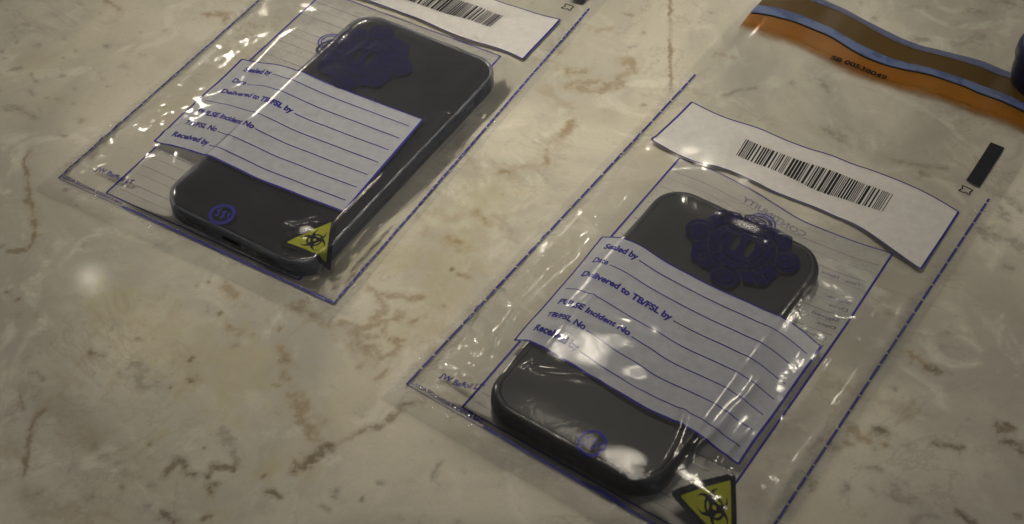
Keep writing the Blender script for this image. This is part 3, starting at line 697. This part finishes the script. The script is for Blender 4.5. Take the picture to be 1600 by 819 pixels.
    masked('crest_print', B, -21, 21, -21, 21, crest_fn, M_NAVY, e, -.14, .28, fr)
    sc_ = B.huv(347, 334) if left else B.huv(925, 692)
    def stamp_fn(dx, dy):
        r = np.hypot(dx, dy)
        return ((r < 5.2) & (r > 3.9)) | ((r < 3.3) & (np.sin(dx * 2.6 + 1.5 * np.sin(dy * 1.7)) > .1) & (np.abs(dy) < 1.9))
    masked('round_stamp', B, -5.5, 5.5, -5.5, 5.5, stamp_fn, M_BLUE, e, -.14, .25, lambda uv, s3=sc_: uv + s3)

    # hazard triangle
    tri = [B.huv(*q) for q in ([(433, 380), (527, 337), (517, 426)] if left else [(1045, 769), (1150, 736), (1153, 880)])]
    A_, B_, C_ = tri
    g = (A_ + B_ + C_) / 3
    def tri_frame(uv):   # unit triangle (apex up) onto the traced one
        a = np.array([0, 1.0]); b = np.array([-.866, -.5]); c = np.array([.866, -.5])
        Mx = np.linalg.inv(np.array([[a[0], b[0], c[0]], [a[1], b[1], c[1]], [1, 1, 1]]))
        lam = (Mx @ np.vstack([uv.T, np.ones(len(uv))])).T
        return lam @ np.array([A_, B_, C_])
    def tfn(s0, rr_):
        def f(x, y):
            d = np.maximum(np.maximum(-y - .5 * s0, .866 * x + .5 * y - .5 * s0), -.866 * x + .5 * y - .5 * s0)
            far = np.hypot(x, y) > s0 * rr_
            return (d < 0) & ~far
        return f
    def bio(x, y):
        m = np.zeros(x.shape, bool); r0 = np.hypot(x, y)
        for j in range(3):
            a = math.pi / 2 + j * 2 * math.pi / 3; q = np.hypot(x - .20 * math.cos(a), y - .20 * math.sin(a))
            q2 = np.hypot(x - .26 * math.cos(a), y - .26 * math.sin(a))
            m |= (q < .20) & (q2 > .145)
        for j in range(3):
            a = math.pi / 2 + j * 2 * math.pi / 3; q2 = np.hypot(x - .26 * math.cos(a), y - .26 * math.sin(a)); m &= ~(q2 < .145)
        m |= (np.abs(r0 - .20) < .026)
        m &= ~(r0 < .045)
        return m
    hz = masked('hazard_triangle', B, -.9, .9, -.55, 1.02, tfn(1.0, .93), M_BLACK, e, -.20, .02, tri_frame)
    masked('yellow_triangle', B, -.8, .8, -.5, .9, tfn(.75, .97), M_YELLOW, hz, -.15, .013, tri_frame)
    masked('biohazard_symbol', B, -.5, .5, -.5, .5, bio, M_BLACK, hz, -.10, .012, tri_frame)

    # sealing tape at the mouth of the bag
    cur = {}
    for nm, c_ in (('ol', ORANGE_LOW), ('bl', BLUE_LOW), ('bu', BLUE_UP), ('wu', BROWN_UP), ('pu', PALE_UP)):
        q = smoothline([RB.huv(*p) for p in c_], 80, 3)
        cur[nm] = q
    mk = lambda a_, b_: Patch(cur[a_], cur[b_], n=80)
    ot = patch_mesh('sealing_tape', B, mk('bl', 'ol'), M_ORANGE, e, .12, 110, 14)
    at = ot.data.attributes.new('fade', 'FLOAT', 'POINT')
    at.data.foreach_set('value', (1 - np.tile(np.linspace(0, 1, 14), 110) ** 1.6).astype('f'))
    patch_mesh('brown_adhesive_band', B, mk('wu', 'bu'), M_BROWN, ot, .14, 110, 14)
    patch_mesh('blue_patterned_band', B, mk('bu', 'bl'), M_STRIP, ot, .55, 110, 8)
    strips('tape_shadow_line', B, [(cur['bl'] + np.array([0, -.3]), .7)], .7, M_BLACK, ot, .20)  # dark strip painted in as the shade under the lifted blue band
    patch_mesh('pale_blue_band', B, mk('pu', 'wu'), M_LBLUE, ot, .35, 110, 8)
    sp0, sp1 = RB.huv(1297, 93), RB.huv(1383, 126)
    texts('serial_number', B, [text_line('SB 00538049', sp0, sp1, 2.9, .03)], M_BLACK, ot, .40)

# ------------------------------------------------------------------ phones
def rrect(w_, l_, r, n=10):
    P = []
    for cx, cy, a0 in ((w_ / 2 - r, l_ / 2 - r, 0), (-w_ / 2 + r, l_ / 2 - r, 90), (-w_ / 2 + r, -l_ / 2 + r, 180), (w_ / 2 - r, -l_ / 2 + r, 270)):
        for i in range(n + 1):
            a = math.radians(a0 + 90 * i / n); P.append((cx + r * math.cos(a), cy + r * math.sin(a)))
    return np.array(P)
def slab(w_, l_, r, rings, cap=True, capb=True):
    """rings: (inset, z) from the bottom up"""
    V, F = [], []; n = None
    for ins, z in rings:
        P = rrect(w_ - 2 * ins, l_ - 2 * ins, max(r - ins, .4)); n = len(P)
        V += [(x, y, z) for x, y in P]
    for k in range(len(rings) - 1):
        for i in range(n):
            j = (i + 1) % n; F.append((k * n + i, k * n + j, (k + 1) * n + j, (k + 1) * n + i))
    if capb: F.append(tuple(range(n - 1, -1, -1)))
    if cap: F.append(tuple((len(rings) - 1) * n + i for i in range(n)))
    return np.array(V, float), F
def edge_rings(h, e, top_e=None, n=5, z0=0.0):
    te = top_e or e
    r = [(e * (1 - math.sin(a)), z0 + e * (1 - math.cos(a))) for a in np.linspace(0, math.pi / 2, n)]
    r += [(te * (1 - math.cos(a)), z0 + h - te * (1 - math.sin(a))) for a in np.linspace(0, math.pi / 2, n)]
    return r
def phone_frame(B):
    cx, cy, th, pw, pl, rc = B.phone
    X, Y = B.world(cx, cy); a = B.t + th
    def f(V):
        V = np.asarray(V, float); c, s = math.cos(a), math.sin(a)
        return np.stack([X + c * V[:, 0] - s * V[:, 1], Y + s * V[:, 0] + c * V[:, 1], V[:, 2] + .45], 1)
    return f, (X * MM, Y * MM, 0)
def box(x0, x1, y0, y1, z0, z1, r=.5):
    w_, l_ = x1 - x0, y1 - y0
    V, F = slab(w_, l_, min(r, w_ / 2.2, l_ / 2.2), edge_rings(z1 - z0, min(r * .5, (z1 - z0) / 2.2), n=3, z0=z0))
    V[:, 0] += (x0 + x1) / 2; V[:, 1] += (y0 + y1) / 2; return V, F

def add(name, VF, f, mat, parent, smooth=True):
    o = mesh(name, f(VF[0]), VF[1], mat, parent, smooth)
    if smooth:
        for p in o.data.polygons:
            if len(p.vertices) > 8: p.use_smooth = False
    return o
# left: slim phone in a clear case, screen up
f, loc = phone_frame(LB)
ph = bpy.data.objects.new('mobile_phone', None); COL.objects.link(ph); ph.location = loc
tag(ph, 'slim dark phone in a clear case, lying screen up inside the left bag', 'phone')
add('body', slab(71.4, 138.0, 10.8, edge_rings(7.4, 2.4, 1.0, 6, .9)), f, M_BODY, ph)
add('screen', slab(70.6, 137.2, 10.4, edge_rings(.35, .1, .16, 3, 8.15)), f, M_PHONE, ph)
# case: shell wall with a lip
rings = [(2.2, 0), (.7, .5), (0, 2.0), (0, 7.2), (.15, 8.5), (.5, 9.0), (.9, 9.1), (1.25, 8.85), (1.3, 7.6)]
case = add('clear_case', slab(74.0, 140.6, 12.0, rings, cap=False, capb=True), f, M_CASE, ph)
add('charging_port', box(-4.6, 4.6, -70.75, -70.0, 3.6, 6.2, 1.0), f, M_PORT, ph)
add('port_contact', box(-3.9, 3.9, -70.95, -70.6, 5.6, 6.0, .2), f, M_STEEL, ph)
add('speaker_slot', box(-23, -12, -70.72, -70.0, 3.4, 6.2, 1.2), f, M_PORT, ph)
add('speaker_slot', box(12, 23, -70.72, -70.0, 3.4, 6.2, 1.2), f, M_PORT, ph)
add('side_button', box(36.6, 37.5, 18, 27, 4.0, 6.4, .6), f, M_CASE, ph)
add('side_button', box(36.6, 37.5, 31, 40, 4.0, 6.4, .6), f, M_CASE, ph)
add('power_button', box(36.6, 37.5, 46, 54, 4.0, 6.4, .6), f, M_CASE, ph)
# right: phone in a thick black case
f, loc = phone_frame(RB)
ph = bpy.data.objects.new('mobile_phone', None); COL.objects.link(ph); ph.location = loc
tag(ph, 'thick black phone with rounded corners in a matt black case inside the right bag', 'phone')
rings = [(3.2, 0), (1.4, .7), (.3, 2.6), (0, 5.0), (.15, 7.6), (.9, 9.5), (2.0, 10.45), (3.0, 10.6), (3.6, 10.3), (3.9, 9.6)]
add('black_case', slab(71.2, 131.4, 13.0, rings, cap=False), f, M_RUBBER, ph)
add('face_panel', slab(64.4, 124.6, 10.0, edge_rings(.5, .15, .4, 4, 9.75)), f, M_RUBTOP, ph)
add('charging_port', box(-5, 5, -66.0, -65.3, 3.5, 6.6, 1.2), f, M_PORT, ph)
add('side_button', box(35.2, 36.1, 30, 42, 5.0, 7.4, .7), f, M_RUBBER, ph)

# ------------------------------------------------------------------ dark blue round cap at the right edge
def lathe(prof, n=64):
    V, F = [], []
    for r, z in prof: V += [(r * math.cos(2 * math.pi * i / n), r * math.sin(2 * math.pi * i / n), z) for i in range(n)]
    for k in range(len(prof) - 1):
        for i in range(n): j = (i + 1) % n; F.append((k * n + i, k * n + j, (k + 1) * n + j, (k + 1) * n + i))
    F.append(tuple(range(n - 1, -1, -1))); F.append(tuple((len(prof) - 1) * n + i for i in range(n)))
    return np.array(V), F
c = unproj(1650, 100, 12)
cp = bpy.data.objects.new('round_container', None); COL.objects.link(cp); cp.location = (c[0] * MM, c[1] * MM, 0)
tag(cp, 'dark navy rounded container cut off by the right edge above the orange tape', 'container')
V, F = lathe([(13, .1), (15.6, .6), (16.6, 2.5), (17, 6), (17, 12), (16.8, 13)]); V[:, :2] += c[:2]
mesh('container_body', V, F, M_NAVYCASE, cp)
V, F = lathe([(16.6, 13.05), (17.5, 13.4), (17.9, 15), (17.6, 19), (16.4, 21.5), (14, 22.6), (8, 23)]); V[:, :2] += c[:2]
mesh('container_lid', V, F, M_NAVYCASE, cp)
